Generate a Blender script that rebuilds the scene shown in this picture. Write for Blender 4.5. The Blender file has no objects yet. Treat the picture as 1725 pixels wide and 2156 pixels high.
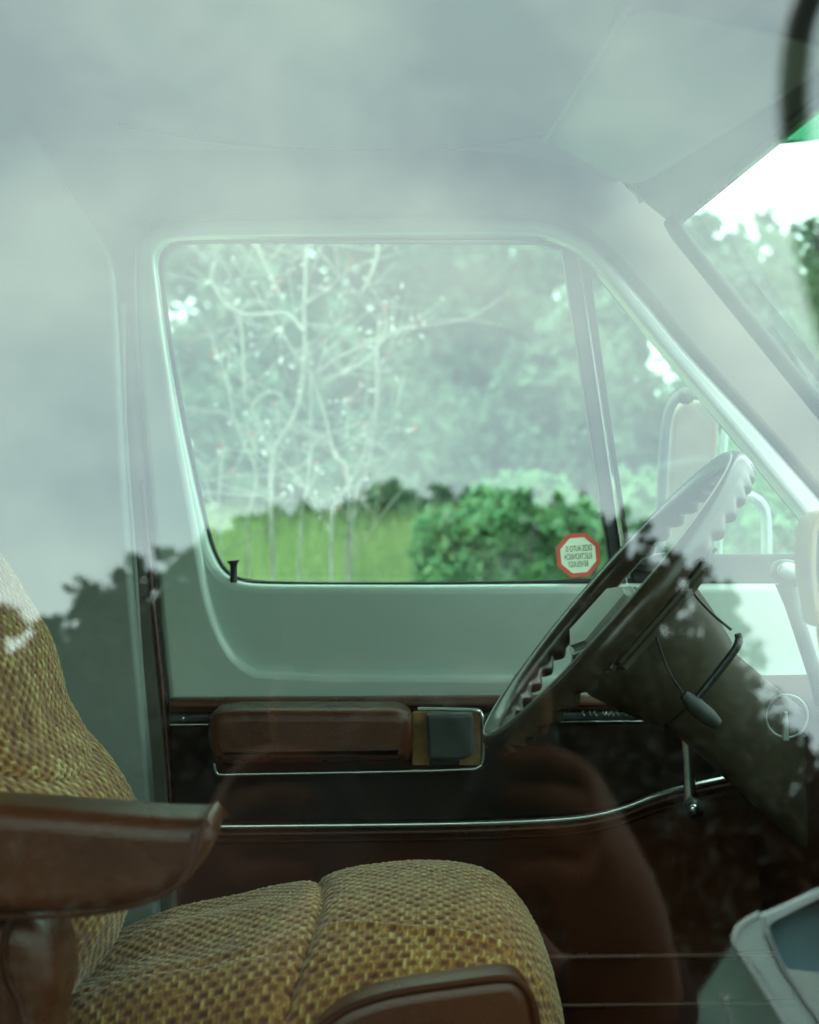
import bpy, math, random
import numpy as np
from mathutils import Vector, Matrix

random.seed(7)
rng = np.random.default_rng(7)
scene = bpy.context.scene
COL = scene.collection
PI = math.pi

# ------------------------------------------------------------------ camera, sky, sun, exposure
CAMZ = 1.35
cam_d = bpy.data.cameras.new("camera")
cam = bpy.data.objects.new("camera", cam_d)
COL.objects.link(cam)
cam.location = (0, 0, CAMZ)
cam.rotation_euler = (math.radians(90), 0, 0)
cam_d.sensor_width = 36
cam_d.lens = 48.27
cam_d.clip_start = 0.02
cam_d.clip_end = 600
cam_d.dof.use_dof = True
cam_d.dof.focus_distance = 1.58
cam_d.dof.aperture_fstop = 4.4
scene.camera = cam

EL, ROT = math.radians(52), math.radians(205)
world = bpy.data.worlds.new("World")
scene.world = world
world.use_nodes = True
wt = world.node_tree
wt.nodes.clear()
def wn(t): return wt.nodes.new(t)
w_out = wn("ShaderNodeOutputWorld"); w_bg = wn("ShaderNodeBackground")
w_sky = wn("ShaderNodeTexSky"); w_sky.sky_type = 'NISHITA'; w_sky.sun_disc = False
w_sky.sun_elevation = EL; w_sky.sun_rotation = ROT
w_tc = wn("ShaderNodeTexCoord"); w_map = wn("ShaderNodeMapping"); w_map.inputs['Scale'].default_value = (1, 1, 1.5)
w_n = wn("ShaderNodeTexNoise"); w_n.inputs['Scale'].default_value = 4.6; w_n.inputs['Detail'].default_value = 5; w_n.inputs['Roughness'].default_value = .55
w_r = wn("ShaderNodeValToRGB")
w_r.color_ramp.elements[0].position = .36; w_r.color_ramp.elements[0].color = (4.5, 5.6, 5.8, 1)
w_r.color_ramp.elements[1].position = .66; w_r.color_ramp.elements[1].color = (7.3, 8.7, 8.0, 1)
w_m = wn("ShaderNodeMix"); w_m.data_type = 'RGBA'; w_m.inputs['Factor'].default_value = .9
wt.links.new(w_tc.outputs['Generated'], w_map.inputs['Vector']); wt.links.new(w_map.outputs[0], w_n.inputs['Vector'])
wt.links.new(w_n.outputs['Fac'], w_r.inputs[0])
wt.links.new(w_sky.outputs[0], w_m.inputs[6]); wt.links.new(w_r.outputs[0], w_m.inputs[7])
wt.links.new(w_m.outputs[2], w_bg.inputs[0]); w_bg.inputs[1].default_value = .12
wt.links.new(w_bg.outputs[0], w_out.inputs[0])

sun_d = bpy.data.lights.new("sun", 'SUN')
sun_d.energy = .6; sun_d.angle = math.radians(25); sun_d.color = (1, .95, .87)
sun = bpy.data.objects.new("sun", sun_d); COL.objects.link(sun)
sd = Vector((math.sin(ROT) * math.cos(EL), math.cos(ROT) * math.cos(EL), math.sin(EL)))
sun.rotation_euler = sd.to_track_quat('Z', 'Y').to_euler()
scene.view_settings.view_transform = 'Standard'
scene.view_settings.look = 'None'
scene.view_settings.gamma = 1
scene.view_settings.use_curve_mapping = False
scene.view_settings.exposure = 2.40
scene.cycles.max_bounces = 10
scene.cycles.transparent_max_bounces = 24
scene.cycles.caustics_reflective = False
scene.cycles.caustics_refractive = False

# ------------------------------------------------------------------ points
F = 2891.0
def P(qx, qy, Y):
    """a point on the sight line (qx, qy) at distance Y: real place of a thing measured off the photograph"""
    return Vector(((qx - 862.5) / F * Y, Y, CAMZ - (qy - 1078) / F * Y))
G0 = Vector((0, .35, CAMZ))
TILT = math.radians(10)
GN = Vector((0, -math.cos(TILT), math.sin(TILT)))
def R(qx, qy, yp):
    """the real place, on the plane y = yp outside, of something seen mirrored in the near window"""
    d = P(qx, qy, 1) - Vector((0, 0, CAMZ))
    o = Vector((0, 0, CAMZ))
    t = (G0 - o).dot(GN) / d.dot(GN)
    h = o + d * t
    r = d - 2 * d.dot(GN) * GN
    return h + r * ((yp - h.y) / r.y)
def MIR(p):
    return p - 2 * (p - G0).dot(GN) * GN

# ------------------------------------------------------------------ materials
def newmat(name):
    m = bpy.data.materials.new(name); m.use_nodes = True
    return m, m.node_tree, m.node_tree.nodes['Principled BSDF']
def mat(name, col, rough=.5, metal=0, var=.15, nscale=12, bump=0, bscale=200, spec=.5, coat=0, sheen=0, detail=4):
    m, t, b = newmat(name)
    N = t.nodes.new; L = t.links.new
    tc = N('ShaderNodeTexCoord')
    n = N('ShaderNodeTexNoise'); n.inputs['Scale'].default_value = nscale; n.inputs['Detail'].default_value = detail
    L(tc.outputs['Object'], n.inputs['Vector'])
    r = N('ShaderNodeValToRGB')
    r.color_ramp.elements[0].position = .3; r.color_ramp.elements[1].position = .7
    r.color_ramp.elements[0].color = tuple(c * (1 - var) for c in col) + (1,)
    r.color_ramp.elements[1].color = tuple(min(1, c * (1 + var)) for c in col) + (1,)
    L(n.outputs['Fac'], r.inputs[0]); L(r.outputs[0], b.inputs['Base Color'])
    mr = N('ShaderNodeMapRange'); mr.inputs[3].default_value = max(0.02, rough - .06); mr.inputs[4].default_value = min(1, rough + .08)
    L(n.outputs['Fac'], mr.inputs[0]); L(mr.outputs[0], b.inputs['Roughness'])
    b.inputs['Metallic'].default_value = metal
    b.inputs['Specular IOR Level'].default_value = spec
    b.inputs['Coat Weight'].default_value = coat; b.inputs['Coat Roughness'].default_value = .08
    b.inputs['Sheen Weight'].default_value = sheen
    if bump:
        n2 = N('ShaderNodeTexNoise'); n2.inputs['Scale'].default_value = bscale; n2.inputs['Detail'].default_value = 3
        L(tc.outputs['Object'], n2.inputs['Vector'])
        bp = N('ShaderNodeBump'); bp.inputs['Strength'].default_value = bump; bp.inputs['Distance'].default_value = .002
        L(n2.outputs['Fac'], bp.inputs['Height']); L(bp.outputs[0], b.inputs['Normal'])
    return m
def glassmat(name, tint, ior=1.8, rough=0.0, refl=(1, 1, 1), dirt_haze=0):
    m = bpy.data.materials.new(name); m.use_nodes = True
    t = m.node_tree; t.nodes.clear(); N = t.nodes.new; L = t.links.new
    o = N('ShaderNodeOutputMaterial'); mx = N('ShaderNodeMixShader'); 
    r0 = ((ior - 1) / (ior + 1)) ** 2
    lw = N('ShaderNodeLayerWeight'); lw.inputs[0].default_value = .5
    pw = N('ShaderNodeMath'); pw.operation = 'POWER'; pw.inputs[1].default_value = 5; L(lw.outputs['Facing'], pw.inputs[0])
    f = N('ShaderNodeMath'); f.operation = 'MULTIPLY_ADD'; f.inputs[1].default_value = 1 - r0; f.inputs[2].default_value = r0; L(pw.outputs[0], f.inputs[0])
    tr = N('ShaderNodeBsdfTransparent'); tr.inputs[0].default_value = (*tint, 1)
    g = N('ShaderNodeBsdfGlossy'); g.inputs['Color'].default_value = (*refl, 1); g.inputs['Roughness'].default_value = rough
    L(f.outputs[0], mx.inputs[0]); L(tr.outputs[0], mx.inputs[1]); L(g.outputs[0], mx.inputs[2])
    last = mx
    if dirt_haze:  # pale diffuse layer
        d = N('ShaderNodeBsdfDiffuse'); d.inputs[0].default_value = (.6, .6, .57, 1)
        n = N('ShaderNodeTexNoise'); n.inputs['Scale'].default_value = 9; n.inputs['Detail'].default_value = 6
        tc = N('ShaderNodeTexCoord'); L(tc.outputs['Object'], n.inputs['Vector'])
        mr = N('ShaderNodeMapRange'); mr.inputs[1].default_value = .45; mr.inputs[2].default_value = .8; mr.inputs[4].default_value = dirt_haze
        L(n.outputs['Fac'], mr.inputs[0])
        m2 = N('ShaderNodeMixShader'); L(mr.outputs[0], m2.inputs[0]); L(mx.outputs[0], m2.inputs[1]); L(d.outputs[0], m2.inputs[2])
        last = m2
    L(last.outputs[0], o.inputs[0])
    return m
def leafmat(name, c1, c2, trans=.35):
    m = bpy.data.materials.new(name); m.use_nodes = True
    t = m.node_tree; t.nodes.clear(); N = t.nodes.new; L = t.links.new
    o = N('ShaderNodeOutputMaterial'); a = N('ShaderNodeAttribute'); a.attribute_name = 'tone'
    r = N('ShaderNodeValToRGB'); r.color_ramp.elements[0].color = (*c1, 1); r.color_ramp.elements[1].color = (*c2, 1)
    L(a.outputs['Fac'], r.inputs[0])
    d = N('ShaderNodeBsdfPrincipled'); d.inputs['Roughness'].default_value = .55; L(r.outputs[0], d.inputs['Base Color'])
    tl = N('ShaderNodeBsdfTranslucent'); L(r.outputs[0], tl.inputs[0])
    mx = N('ShaderNodeMixShader'); mx.inputs[0].default_value = trans
    L(d.outputs[0], mx.inputs[1]); L(tl.outputs[0], mx.inputs[2]); L(mx.outputs[0], o.inputs[0])
    return m

M = {}
M['paint'] = mat('van_paint', (.50, .60, .545), .4, var=.05, nscale=3, bump=.04, bscale=25, coat=.9)
M['liner'] = mat('headliner_vinyl', (.27, .31, .285), .6, var=.06, nscale=4, bump=.25, bscale=900)
M['pillar'] = mat('pillar_vinyl', (.105, .10, .08), .7, var=.06, nscale=5, bump=.25, bscale=700)
M['visor'] = mat('visor_vinyl', (.29, .325, .295), .6, var=.05, nscale=6, bump=.2, bscale=700)
M['rubber'] = mat('black_rubber', (.022, .024, .024), .55, var=.2, nscale=30)
M['chrome'] = mat('chrome', (.62, .66, .64), .16, metal=1, var=.05, nscale=40)
M['brown'] = mat('brown_vinyl', (.056, .015, .006), .45, spec=.12, var=.2, nscale=9, bump=.35, bscale=700)
M['brownlight'] = mat('light_brown_vinyl', (.088, .025, .011), .27, var=.18, nscale=9, bump=.35, bscale=600)
M['wood'] = mat('dark_woodgrain_vinyl', (.017, .008, .005), .4, var=.5, nscale=14, bump=.1, spec=.2)
M['darkvinyl'] = mat('armrest_vinyl', (.085, .021, .007), .27, var=.25, nscale=9, bump=.35, bscale=600)
M['tan'] = mat('tan_plastic', (.36, .25, .15), .5, var=.1, nscale=10)
M['ochre'] = mat('ochre_foam', (.34, .20, .07), .7, var=.3, nscale=60)
M['wheel'] = mat('steering_wheel_plastic', (.034, .022, .013), .24, var=.2, nscale=20, spec=.5)
M['shroud'] = mat('column_plastic', (.046, .034, .020), .5, var=.2, nscale=15, bump=.15, bscale=600, spec=.25)
M['pad'] = mat('horn_pad_vinyl', (.22, .225, .195), .45, var=.12, nscale=14, bump=.2, bscale=800)
M['black'] = mat('black_plastic', (.018, .018, .018), .35, var=.2, nscale=30)
M['grey'] = mat('grey_plastic', (.055, .06, .06), .4, var=.15, nscale=30)
M['carpet'] = mat('dark_carpet', (.025, .014, .009), .9, var=.3, nscale=60)
M['steel'] = mat('pale_tube', (.42, .46, .44), .35, metal=.6, var=.1, nscale=20)
M['mirrorback'] = mat('mirror_glass_face', (.27, .18, .155), .3, var=.12, nscale=12)
M['near_glass'] = glassmat('near_window_glass', (.87, .96, .89), 1.98, refl=(.93, 1, .96), dirt_haze=.008)
M['far_glass'] = glassmat('far_window_glass', (.78, .90, .83), 1.7, dirt_haze=.22)  # pale layer raised to imitate haze over the outside view
M['screen_glass'] = glassmat('windscreen_glass', (.64, .76, .70), 1.5, dirt_haze=.16)  # pale layer raised to paint a light veil over the windscreen
M['sunband'] = glassmat('green_sun_band', (.10, .42, .22), 1.5)
M['clear'] = glassmat('clear_plastic', (.86, .90, .88), 1.9, rough=.12)
M['red'] = leafmat('sticker_red', (.88, .26, .20), (.88, .26, .20), .5)
M['white'] = leafmat('sticker_white', (.97, .97, .9), (.97, .97, .9), .5)
M['ink'] = mat('sticker_ink', (.05, .10, .09), .5, var=.03)
M['bark'] = mat('bark', (.10, .085, .06), .85, var=.35, nscale=8, bump=.6, bscale=30)
M['palebark'] = mat('pale_bark', (.30, .28, .25), .7, var=.3, nscale=25)
M['leaf_wood'] = leafmat('leaf_wood', (.08, .14, .10), (.15, .225, .145))  # low-contrast greens, distance haze put into the colour
M['leaf_bush'] = leafmat('leaf_bush', (.15, .33, .19), (.33, .48, .26), .5)
M['leaf_dark'] = leafmat('leaf_dark', (.004, .007, .003), (.020, .022, .008), .05)  # darker than real leaves: dense shade put into the colour
M['leaf_red'] = leafmat('leaf_red', (.30, .05, .03), (.42, .12, .04))
M['grassblade'] = leafmat('grassblade', (.20, .30, .14), (.46, .50, .25))
M['carpaint'] = mat('car_paint', (.80, .95, .92), .2, metal=.0, var=.05, nscale=2, coat=1)
M['carglass'] = mat('car_glass', (.20, .34, .38), .05, var=.3, nscale=1.5, spec=1, coat=1)  # raised base colour stands in for reflected sky
M['rearglass'] = mat('rear_glass', (.42, .66, .55), .12, metal=.5, var=.5, nscale=2.5, coat=1)  # pale teal green base imitates reflections of sky and surroundings
M['carseat'] = mat('car_seat_cover', (.85, .95, .88), .8, var=.1)
M['asphalt'] = mat('asphalt', (.06, .06, .058), .9, var=.25, nscale=3, bump=.5, bscale=150)
M['skin'] = mat('skin', (.085, .028, .012), .7, spec=.1, var=.08, nscale=12)
M['shirt'] = mat('shirt', (.014, .010, .011), .95, spec=.05, var=.3, nscale=20)
M['hair'] = mat('hair', (.012, .007, .004), .8, spec=.05, var=.3, nscale=50)
M['jeans'] = mat('jeans', (.03, .04, .07), .85, var=.2, nscale=30)
M['blossom'] = leafmat('blossom', (.5, .42, .44), (.8, .72, .74), .3)

# ground: grass and earth
def groundmat():
    m, t, b = newmat('meadow'); N = t.nodes.new; L = t.links.new
    tc = N('ShaderNodeTexCoord'); n = N('ShaderNodeTexNoise'); n.inputs['Scale'].default_value = .6; n.inputs['Detail'].default_value = 8; n.inputs['Roughness'].default_value = .7
    L(tc.outputs['Object'], n.inputs['Vector']); r = N('ShaderNodeValToRGB')
    e = r.color_ramp.elements; e[0].position = .3; e[0].color = (.06, .15, .04, 1); e[1].position = .7; e[1].color = (.36, .41, .20, 1)
    k = e.new(.5); k.color = (.14, .25, .12, 1)
    L(n.outputs['Fac'], r.inputs[0]); L(r.outputs[0], b.inputs['Base Color']); b.inputs['Roughness'].default_value = .95
    return m
M['meadow'] = groundmat()

def weavemat():
    m, t, b = newmat('seat_weave'); N = t.nodes.new; L = t.links.new
    a = N('ShaderNodeAttribute'); a.attribute_name = 'weave'
    r = N('ShaderNodeValToRGB'); e = r.color_ramp.elements
    e[0].position = 0; e[0].color = (.050, .013, .002, 1); e[1].position = 1; e[1].color = (.58, .49, .21, 1)
    k = e.new(.35); k.color = (.17, .050, .010, 1); k = e.new(.66); k.color = (.32, .150, .030, 1)
    L(a.outputs['Fac'], r.inputs[0])
    tc = N('ShaderNodeTexCoord'); n = N('ShaderNodeTexNoise'); n.inputs['Scale'].default_value = 450; n.inputs['Detail'].default_value = 3
    L(tc.outputs['Object'], n.inputs['Vector'])
    n3 = N('ShaderNodeTexNoise'); n3.inputs['Scale'].default_value = 7; L(tc.outputs['Object'], n3.inputs['Vector'])
    mx = N('ShaderNodeMix'); mx.data_type = 'RGBA'; mx.blend_type = 'OVERLAY'; mx.inputs[0].default_value = .55
    L(r.outputs[0], mx.inputs[6]); L(n.outputs['Fac'], mx.inputs[7])
    mx2 = N('ShaderNodeMix'); mx2.data_type = 'RGBA'; mx2.blend_type = 'MULTIPLY'; mx2.inputs[0].default_value = .4
    rr = N('ShaderNodeValToRGB'); rr.color_ramp.elements[0].position = .35; rr.color_ramp.elements[0].color = (.6, .5, .35, 1); rr.color_ramp.elements[1].position = .6
    L(n3.outputs['Fac'], rr.inputs[0]); L(mx.outputs[2], mx2.inputs[6]); L(rr.outputs[0], mx2.inputs[7])
    L(mx2.outputs[2], b.inputs['Base Color']); b.inputs['Roughness'].default_value = .9; b.inputs['Sheen Weight'].default_value = .3
    bp = N('ShaderNodeBump'); bp.inputs['Strength'].default_value = .5; bp.inputs['Distance'].default_value = .001
    L(n.outputs['Fac'], bp.inputs['Height']); L(bp.outputs[0], b.inputs['Normal'])
    return m
M['weave'] = weavemat()

# ------------------------------------------------------------------ builders
def link(name, me, m=None, parent=None, smooth=40):
    if m is not None:
        me.materials.clear(); me.materials.append(M[m] if isinstance(m, str) else m)
    if smooth is not None and len(me.polygons):
        me.polygons.foreach_set('use_smooth', [True] * len(me.polygons))
        if smooth < 180: me.set_sharp_from_angle(angle=math.radians(smooth))
    o = bpy.data.objects.new(name, me); COL.objects.link(o)
    if parent is not None:
        o.parent = parent
        o.matrix_parent_inverse = parent.matrix_basis.inverted()
    return o
def tag(o, label=None, cat=None, group=None, kind=None):
    if label: o['label'] = label
    if cat: o['category'] = cat
    if group: o['group'] = group
    if kind: o['kind'] = kind
    return o
def thing(name, loc, label, cat, group=None):
    o = bpy.data.objects.new(name, None); o.location = loc; o.empty_display_size = .1
    COL.objects.link(o)
    return tag(o, label, cat, group)
def pyd(verts, faces, name='m'):
    me = bpy.data.meshes.new(name); me.from_pydata([tuple(v) for v in verts], [], faces); me.update(); return me
def cat(pts, n=8, closed=False):
    """Catmull-Rom through the points"""
    p = [np.array(q, float) for q in pts]; out = []
    m = len(p)
    rngi = range(m) if closed else range(m - 1)
    for i in rngi:
        if closed: a, b, c, d = p[(i - 1) % m], p[i], p[(i + 1) % m], p[(i + 2) % m]
        else: a, b, c, d = p[max(i - 1, 0)], p[i], p[i + 1], p[min(i + 2, m - 1)]
        for k in range(n):
            t = k / n
            out.append(.5 * ((2 * b) + (c - a) * t + (2 * a - 5 * b + 4 * c - d) * t * t + (3 * b - a - 3 * c + d) * t ** 3))
    if not closed: out.append(p[-1])
    return out
def rnd(poly, r, n=5):
    """round the corners of a polygon by radius r (or per-corner list)"""
    out = []; m = len(poly)
    for i in range(m):
        a, b, c = (np.array(poly[(i - 1) % m], float), np.array(poly[i], float), np.array(poly[(i + 1) % m], float))
        rr = r[i] if isinstance(r, (list, tuple)) else r
        la, lc = np.linalg.norm(a - b), np.linalg.norm(c - b)
        rr = min(rr, la * .48, lc * .48)
        if rr < 1e-6: out.append(b); continue
        s, e = b + (a - b) / la * rr, b + (c - b) / lc * rr
        for k in range(n + 1):
            t = k / n
            out.append((1 - t) ** 2 * s + 2 * t * (1 - t) * b + t * t * e)
    return out
def shape(name, loops, Y, depth, bevel, m, parent=None, world=False, bres=3, smooth=40, face=1):
    """plate whose front face stands at distance Y; loops are outlines measured on the photograph (or in world x, z)"""
    cu = bpy.data.curves.new(name, 'CURVE'); cu.dimensions = '2D'; cu.fill_mode = 'BOTH'
    cu.extrude = max(depth / 2 - bevel, 0.0001); cu.bevel_depth = bevel; cu.bevel_resolution = bres; cu.offset = -bevel
    for lp in loops:
        pts = []
        for q in lp:
            if world: pts.append((q[0], q[1]))
            else:
                w = P(q[0], q[1], Y); pts.append((w.x, w.z))
        sp = cu.splines.new('POLY'); sp.points.add(len(pts) - 1)
        for k, (x, z) in enumerate(pts): sp.points[k].co = (x, z, 0, 1)
        sp.use_cyclic_u = True
    ob = bpy.data.objects.new('tmp', cu); COL.objects.link(ob)
    dg = bpy.context.evaluated_depsgraph_get()
    me = bpy.data.meshes.new_from_object(ob.evaluated_get(dg))
    bpy.data.objects.remove(ob)
    n = len(me.vertices); co = np.empty(n * 3); me.vertices.foreach_get('co', co); co = co.reshape(-1, 3)
    yc = Y + depth / 2 * face
    new = np.stack([co[:, 0], yc - co[:, 2], co[:, 1]], 1)
    me.vertices.foreach_set('co', new.ravel()); me.update()
    return link(name, me, m, parent, smooth)
def tube_data(path, rad, seg=10, flat=1.0, up=None):
    path = [Vector(p) for p in path]; n = len(path)
    rads = rad if isinstance(rad, (list, tuple, np.ndarray)) else [rad] * n
    if len(rads) != n: rads = np.interp(np.linspace(0, 1, n), np.linspace(0, 1, len(rads)), rads)
    vs, fs = [], []
    prev = None
    for i, p in enumerate(path):
        t = (path[min(i + 1, n - 1)] - path[max(i - 1, 0)]).normalized()
        if prev is None:
            u = Vector(up) if up else (Vector((0, 0, 1)) if abs(t.z) < .9 else Vector((1, 0, 0)))
        else: u = prev
        u = (u - t * u.dot(t)).normalized(); prev = u
        v = t.cross(u)
        for k in range(seg):
            a = 2 * PI * k / seg
            vs.append(p + u * math.cos(a) * rads[i] + v * math.sin(a) * rads[i] * flat)
    for i in range(n - 1):
        for k in range(seg):
            fs.append((i * seg + k, i * seg + (k + 1) % seg, (i + 1) * seg + (k + 1) % seg, (i + 1) * seg + k))
    fs.append(tuple(range(seg))[::-1]); fs.append(tuple((n - 1) * seg + k for k in range(seg)))
    return vs, fs
def tube(name, path, rad, m, parent=None, seg=10, flat=1.0, up=None):
    vs, fs = tube_data(path, rad, seg, flat, up)
    return link(name, pyd(vs, fs, name), m, parent, 60)
def px(pts, Y, n=8, closed=False):
    return [P(a[0], a[1], Y) for a in (cat(pts, n, closed) if n else pts)]
def gridmesh(name, A, m, parent=None, closed_u=False, attr=None, smooth=180):
    """A: (nu, nv, 3)"""
    nu, nv = A.shape[:2]
    idx = np.arange(nu * nv).reshape(nu, nv)
    a = idx[:-1, :-1].ravel(); b = idx[1:, :-1].ravel(); c = idx[1:, 1:].ravel(); d = idx[:-1, 1:].ravel()
    quads = np.stack([a, b, c, d], 1)
    if closed_u:
        q = np.stack([idx[-1, :-1], idx[0, :-1], idx[0, 1:], idx[-1, 1:]], 1); quads = np.vstack([quads, q])
    me = fastmesh(name, A.reshape(-1, 3), quads)
    if attr is not None:
        for k, v in attr.items():
            at = me.attributes.new(k, 'FLOAT', 'POINT'); at.data.foreach_set('value', v.ravel().astype(np.float32))
    return link(name, me, m, parent, smooth)
def fastmesh(name, V, Q):
    me = bpy.data.meshes.new(name)
    me.vertices.add(len(V)); me.vertices.foreach_set('co', np.asarray(V, np.float32).ravel())
    me.loops.add(Q.size); me.loops.foreach_set('vertex_index', Q.astype(np.int32).ravel())
    me.polygons.add(len(Q)); me.polygons.foreach_set('loop_start', (np.arange(len(Q)) * Q.shape[1]).astype(np.int32))
    me.update(calc_edges=True); me.validate()
    return me
def ellipsoid(name, c, r, m, parent=None, seg=20, rot=None, power=2.0):
    th = np.linspace(0, PI, seg); ph = np.linspace(0, 2 * PI, seg * 2, endpoint=False)
    def s(v): return np.sign(v) * np.abs(v) ** (2 / power)
    T, Q = np.meshgrid(th, ph, indexing='ij')
    A = np.stack([r[0] * s(np.sin(T)) * s(np.cos(Q)), r[1] * s(np.sin(T)) * s(np.sin(Q)), r[2] * s(np.cos(T))], -1)
    A = np.transpose(A, (1, 0, 2))
    if rot is not None: A = A @ np.array(rot).T
    A = A + np.array(c)
    return gridmesh(name, A, m, parent, closed_u=True)
def box(name, lo, hi, m, parent=None, bev=0.004):
    import bmesh
    bm = bmesh.new(); bmesh.ops.create_cube(bm, size=1)
    for v in bm.verts:
        v.co = Vector([(lo[i] + hi[i]) / 2 + v.co[i] * (hi[i] - lo[i]) for i in range(3)])
    if bev: bmesh.ops.bevel(bm, geom=bm.edges[:], offset=bev, segments=2, affect='EDGES')
    me = bpy.data.meshes.new(name); bm.to_mesh(me); bm.free()
    return link(name, me, m, parent)

# ------------------------------------------------------------------ ground
xs = np.concatenate([np.linspace(-300, -30, 12), np.linspace(-28, 28, 113), np.linspace(30, 300, 12)])
ys = np.concatenate([np.linspace(-300, -30, 12), np.linspace(-28, 50, 157), np.linspace(55, 400, 14)])
X, Yg = np.meshgrid(xs, ys, indexing='ij')
def gz(x, y):
    s = np.clip((y - 3.6) / 9.0, 0, 1); s = s * s * (3 - 2 * s)
    return s * 1.16 + .06 * np.sin(x * .7 + 1) * np.sin(y * .5) * np.clip((y - 3) / 4, 0, 1)
g = gridmesh('ground', np.stack([X, Yg, gz(X, Yg)], -1), 'meadow'); tag(g, kind='structure')
vs = [(-60, -8.5, .004), (60, -8.5, .004), (60, 3.1, .004), (-60, 3.1, .004)]
g = link('road', pyd(vs, [(0, 1, 2, 3)]), 'asphalt'); tag(g, kind='structure')

# ------------------------------------------------------------------ the van
van = thing('camper_van', (0, 1.1, 0), 'pale green white camper van cab with brown trim, seen inside through its side window', 'van')
# headliner with the curve down to the cant rails
prof = [(.36, 1.70), (.375, 1.78), (.42, 1.845), (.50, 1.885), (.66, 1.91), (.9, 1.93), (1.1, 1.935), (1.3, 1.93), (1.54, 1.91), (1.70, 1.885), (1.78, 1.845), (1.815, 1.80), (1.83, 1.74)]
pr = np.array(cat(prof, 8))
hx = np.linspace(-1.3, .52, 60)
A = np.zeros((len(hx), len(pr), 3))
for i, x in enumerate(hx):
    drop = .19 * (max(0, (x + .02) / .40)) ** 2.6
    k = np.clip((pr[:, 1] - 1.72) / .2, 0, 1)
    A[i, :, 0] = x; A[i, :, 1] = pr[:, 0]; A[i, :, 2] = pr[:, 1] - drop * k + .003 * np.sin(x * 9) * k
A = A[:int(np.searchsorted(hx, .30))]
gridmesh('headliner', A, 'liner', van)
# outer roof skin
B = A.copy(); B[:, :, 2] += .035
gridmesh('roof', B, 'paint', van)
# piping seams in the headliner
tube('headliner_seam', [Vector((p.x, p.y, p.z)) for p in px([(250, 262), (450, 296), (650, 316), (800, 320), (950, 312), (1140, 287)], 1.765)], .0022, 'pillar', van, 8)
# body side round the far door opening
side = cat([(-400, 2400), (-400, 1300), (-400, 250)], 1)[:-1] + [np.array(p, float) for p in [(-400, 250), (1150, 250), (1300, 330)]]
side += rnd([(1300, 330), (1418, 452), (1446, 520), (1900, 1072)], [0, 26, 30, 0])[1:]
seam = cat([(1900, 1230), (1725, 1035), (1600, 893), (1450, 728), (1370, 630), (1290, 541), (1235, 492), (1180, 464), (1100, 452), (900, 447), (600, 451), (380, 458), (320, 468), (287, 495), (274, 540), (276, 700), (286, 850), (300, 1000), (312, 1150), (325, 1300), (345, 1500), (362, 1700), (372, 1850), (385, 2100), (390, 2400)], 4)
side += seam
shape('body_side', [side], 1.80, .06, .008, 'pillar', van)
# arch panel behind the seat
arch = cat([(-400, -300), (-140, 40), (0, 190), (60, 268), (140, 395), (205, 495), (232, 560), (243, 700), (250, 850), (262, 1050), (280, 1300), (300, 1500), (316, 1700), (330, 1900), (345, 2400)], 5) + [np.array((-400, 2400.))]
shape('side_trim', [arch], 1.755, .03, .006, 'liner', van)
tube('pillar_strip', px([(258, 640), (262, 900), (280, 1150), (296, 1400), (320, 1700), (340, 2200)], 1.795), .004, 'liner', van, 8)
tube('pillar_strip', px([(300, 1010), (312, 1160), (327, 1310), (347, 1510), (362, 1710), (372, 1860)], 1.80), [.002, .0034, .0034], 'brownlight', van, 8)
# header rail over the windscreen and sun visor
C0, H1 = P(1428, 462, 1.70), P(1725, 212, 1.118)
HD = (H1 - C0) / 0.582
def hline(base, t): return base + HD * t
v_fr, v_ff = P(1150, 290, 1.70), P(1338, 400, 1.68)
quad = []
V1 = P(1390, 330, 1.70)
rows = []
for t in np.linspace(-.06, 1.35, 20):
    a = hline(C0, t) + Vector((.012, 0, .0)); b = hline(C0, t) + Vector((-.006, 0, .012)); c = hline(P(1338, 402, 1.70), t) + Vector((0, 0, .014)); d = hline(P(1240, 350, 1.70), t) + Vector((0, 0, .05)); e = Vector((.20, a.y, 1.99))
    rows.append([a, b, c, d, e])
gridmesh('header_rail', np.array([[tuple(p) for p in r] for r in rows]), 'pillar', van)
# visor: padded board
vis = [P(1147, 288, 1.70), P(1322, 8, 1.06), P(1800, 110, .88), P(1338, 398, 1.675)]
def visor():
    nu, nv = 30, 20; A = np.zeros((nu, nv, 3)); Bm = np.zeros((nu, nv, 3))
    v = [np.array(p) for p in vis]; n = np.array([-.25, 0, -1.]); n /= np.linalg.norm(n)
    for i in range(nu):
        for j in range(nv):
            s, t = i / (nu - 1), j / (nv - 1)
            # rounded corners through a superellipse remap
            a, b = 2 * s - 1, 2 * t - 1
            r = max(abs(a), abs(b)); q = (abs(a) ** 7 + abs(b) ** 7) ** (1 / 7) if r > 0 else 1
            f = r / q if q > 0 else 1
            a, b = a * f, b * f; s, t = (a + 1) / 2, (b + 1) / 2
            p = v[0] * (1 - s) * (1 - t) + v[1] * s * (1 - t) + v[2] * s * t + v[3] * (1 - s) * t
            th = .010 * (1 - r ** 8) ** .5
            A[i, j] = p + n * th; Bm[i, j] = p - n * th
    return np.concatenate([A, Bm[:, ::-1]], 1)
gridmesh('sun_visor', visor(), 'visor', van)
tube('visor_piping', [vis[0] + Vector((0, 0, -.004)), (vis[0] * .72 + vis[1] * .28) + Vector((0, 0, -.006)), (vis[0] + vis[1]) / 2 + Vector((0, 0, -.006)), vis[1] + Vector((0, 0, -.004))], .0032, 'liner', van, 8)
tube('visor_clip', px([(1330, 402), (1338, 392), (1345, 408), (1352, 425)], 1.655), .005, 'steel', van, 8)
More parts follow.
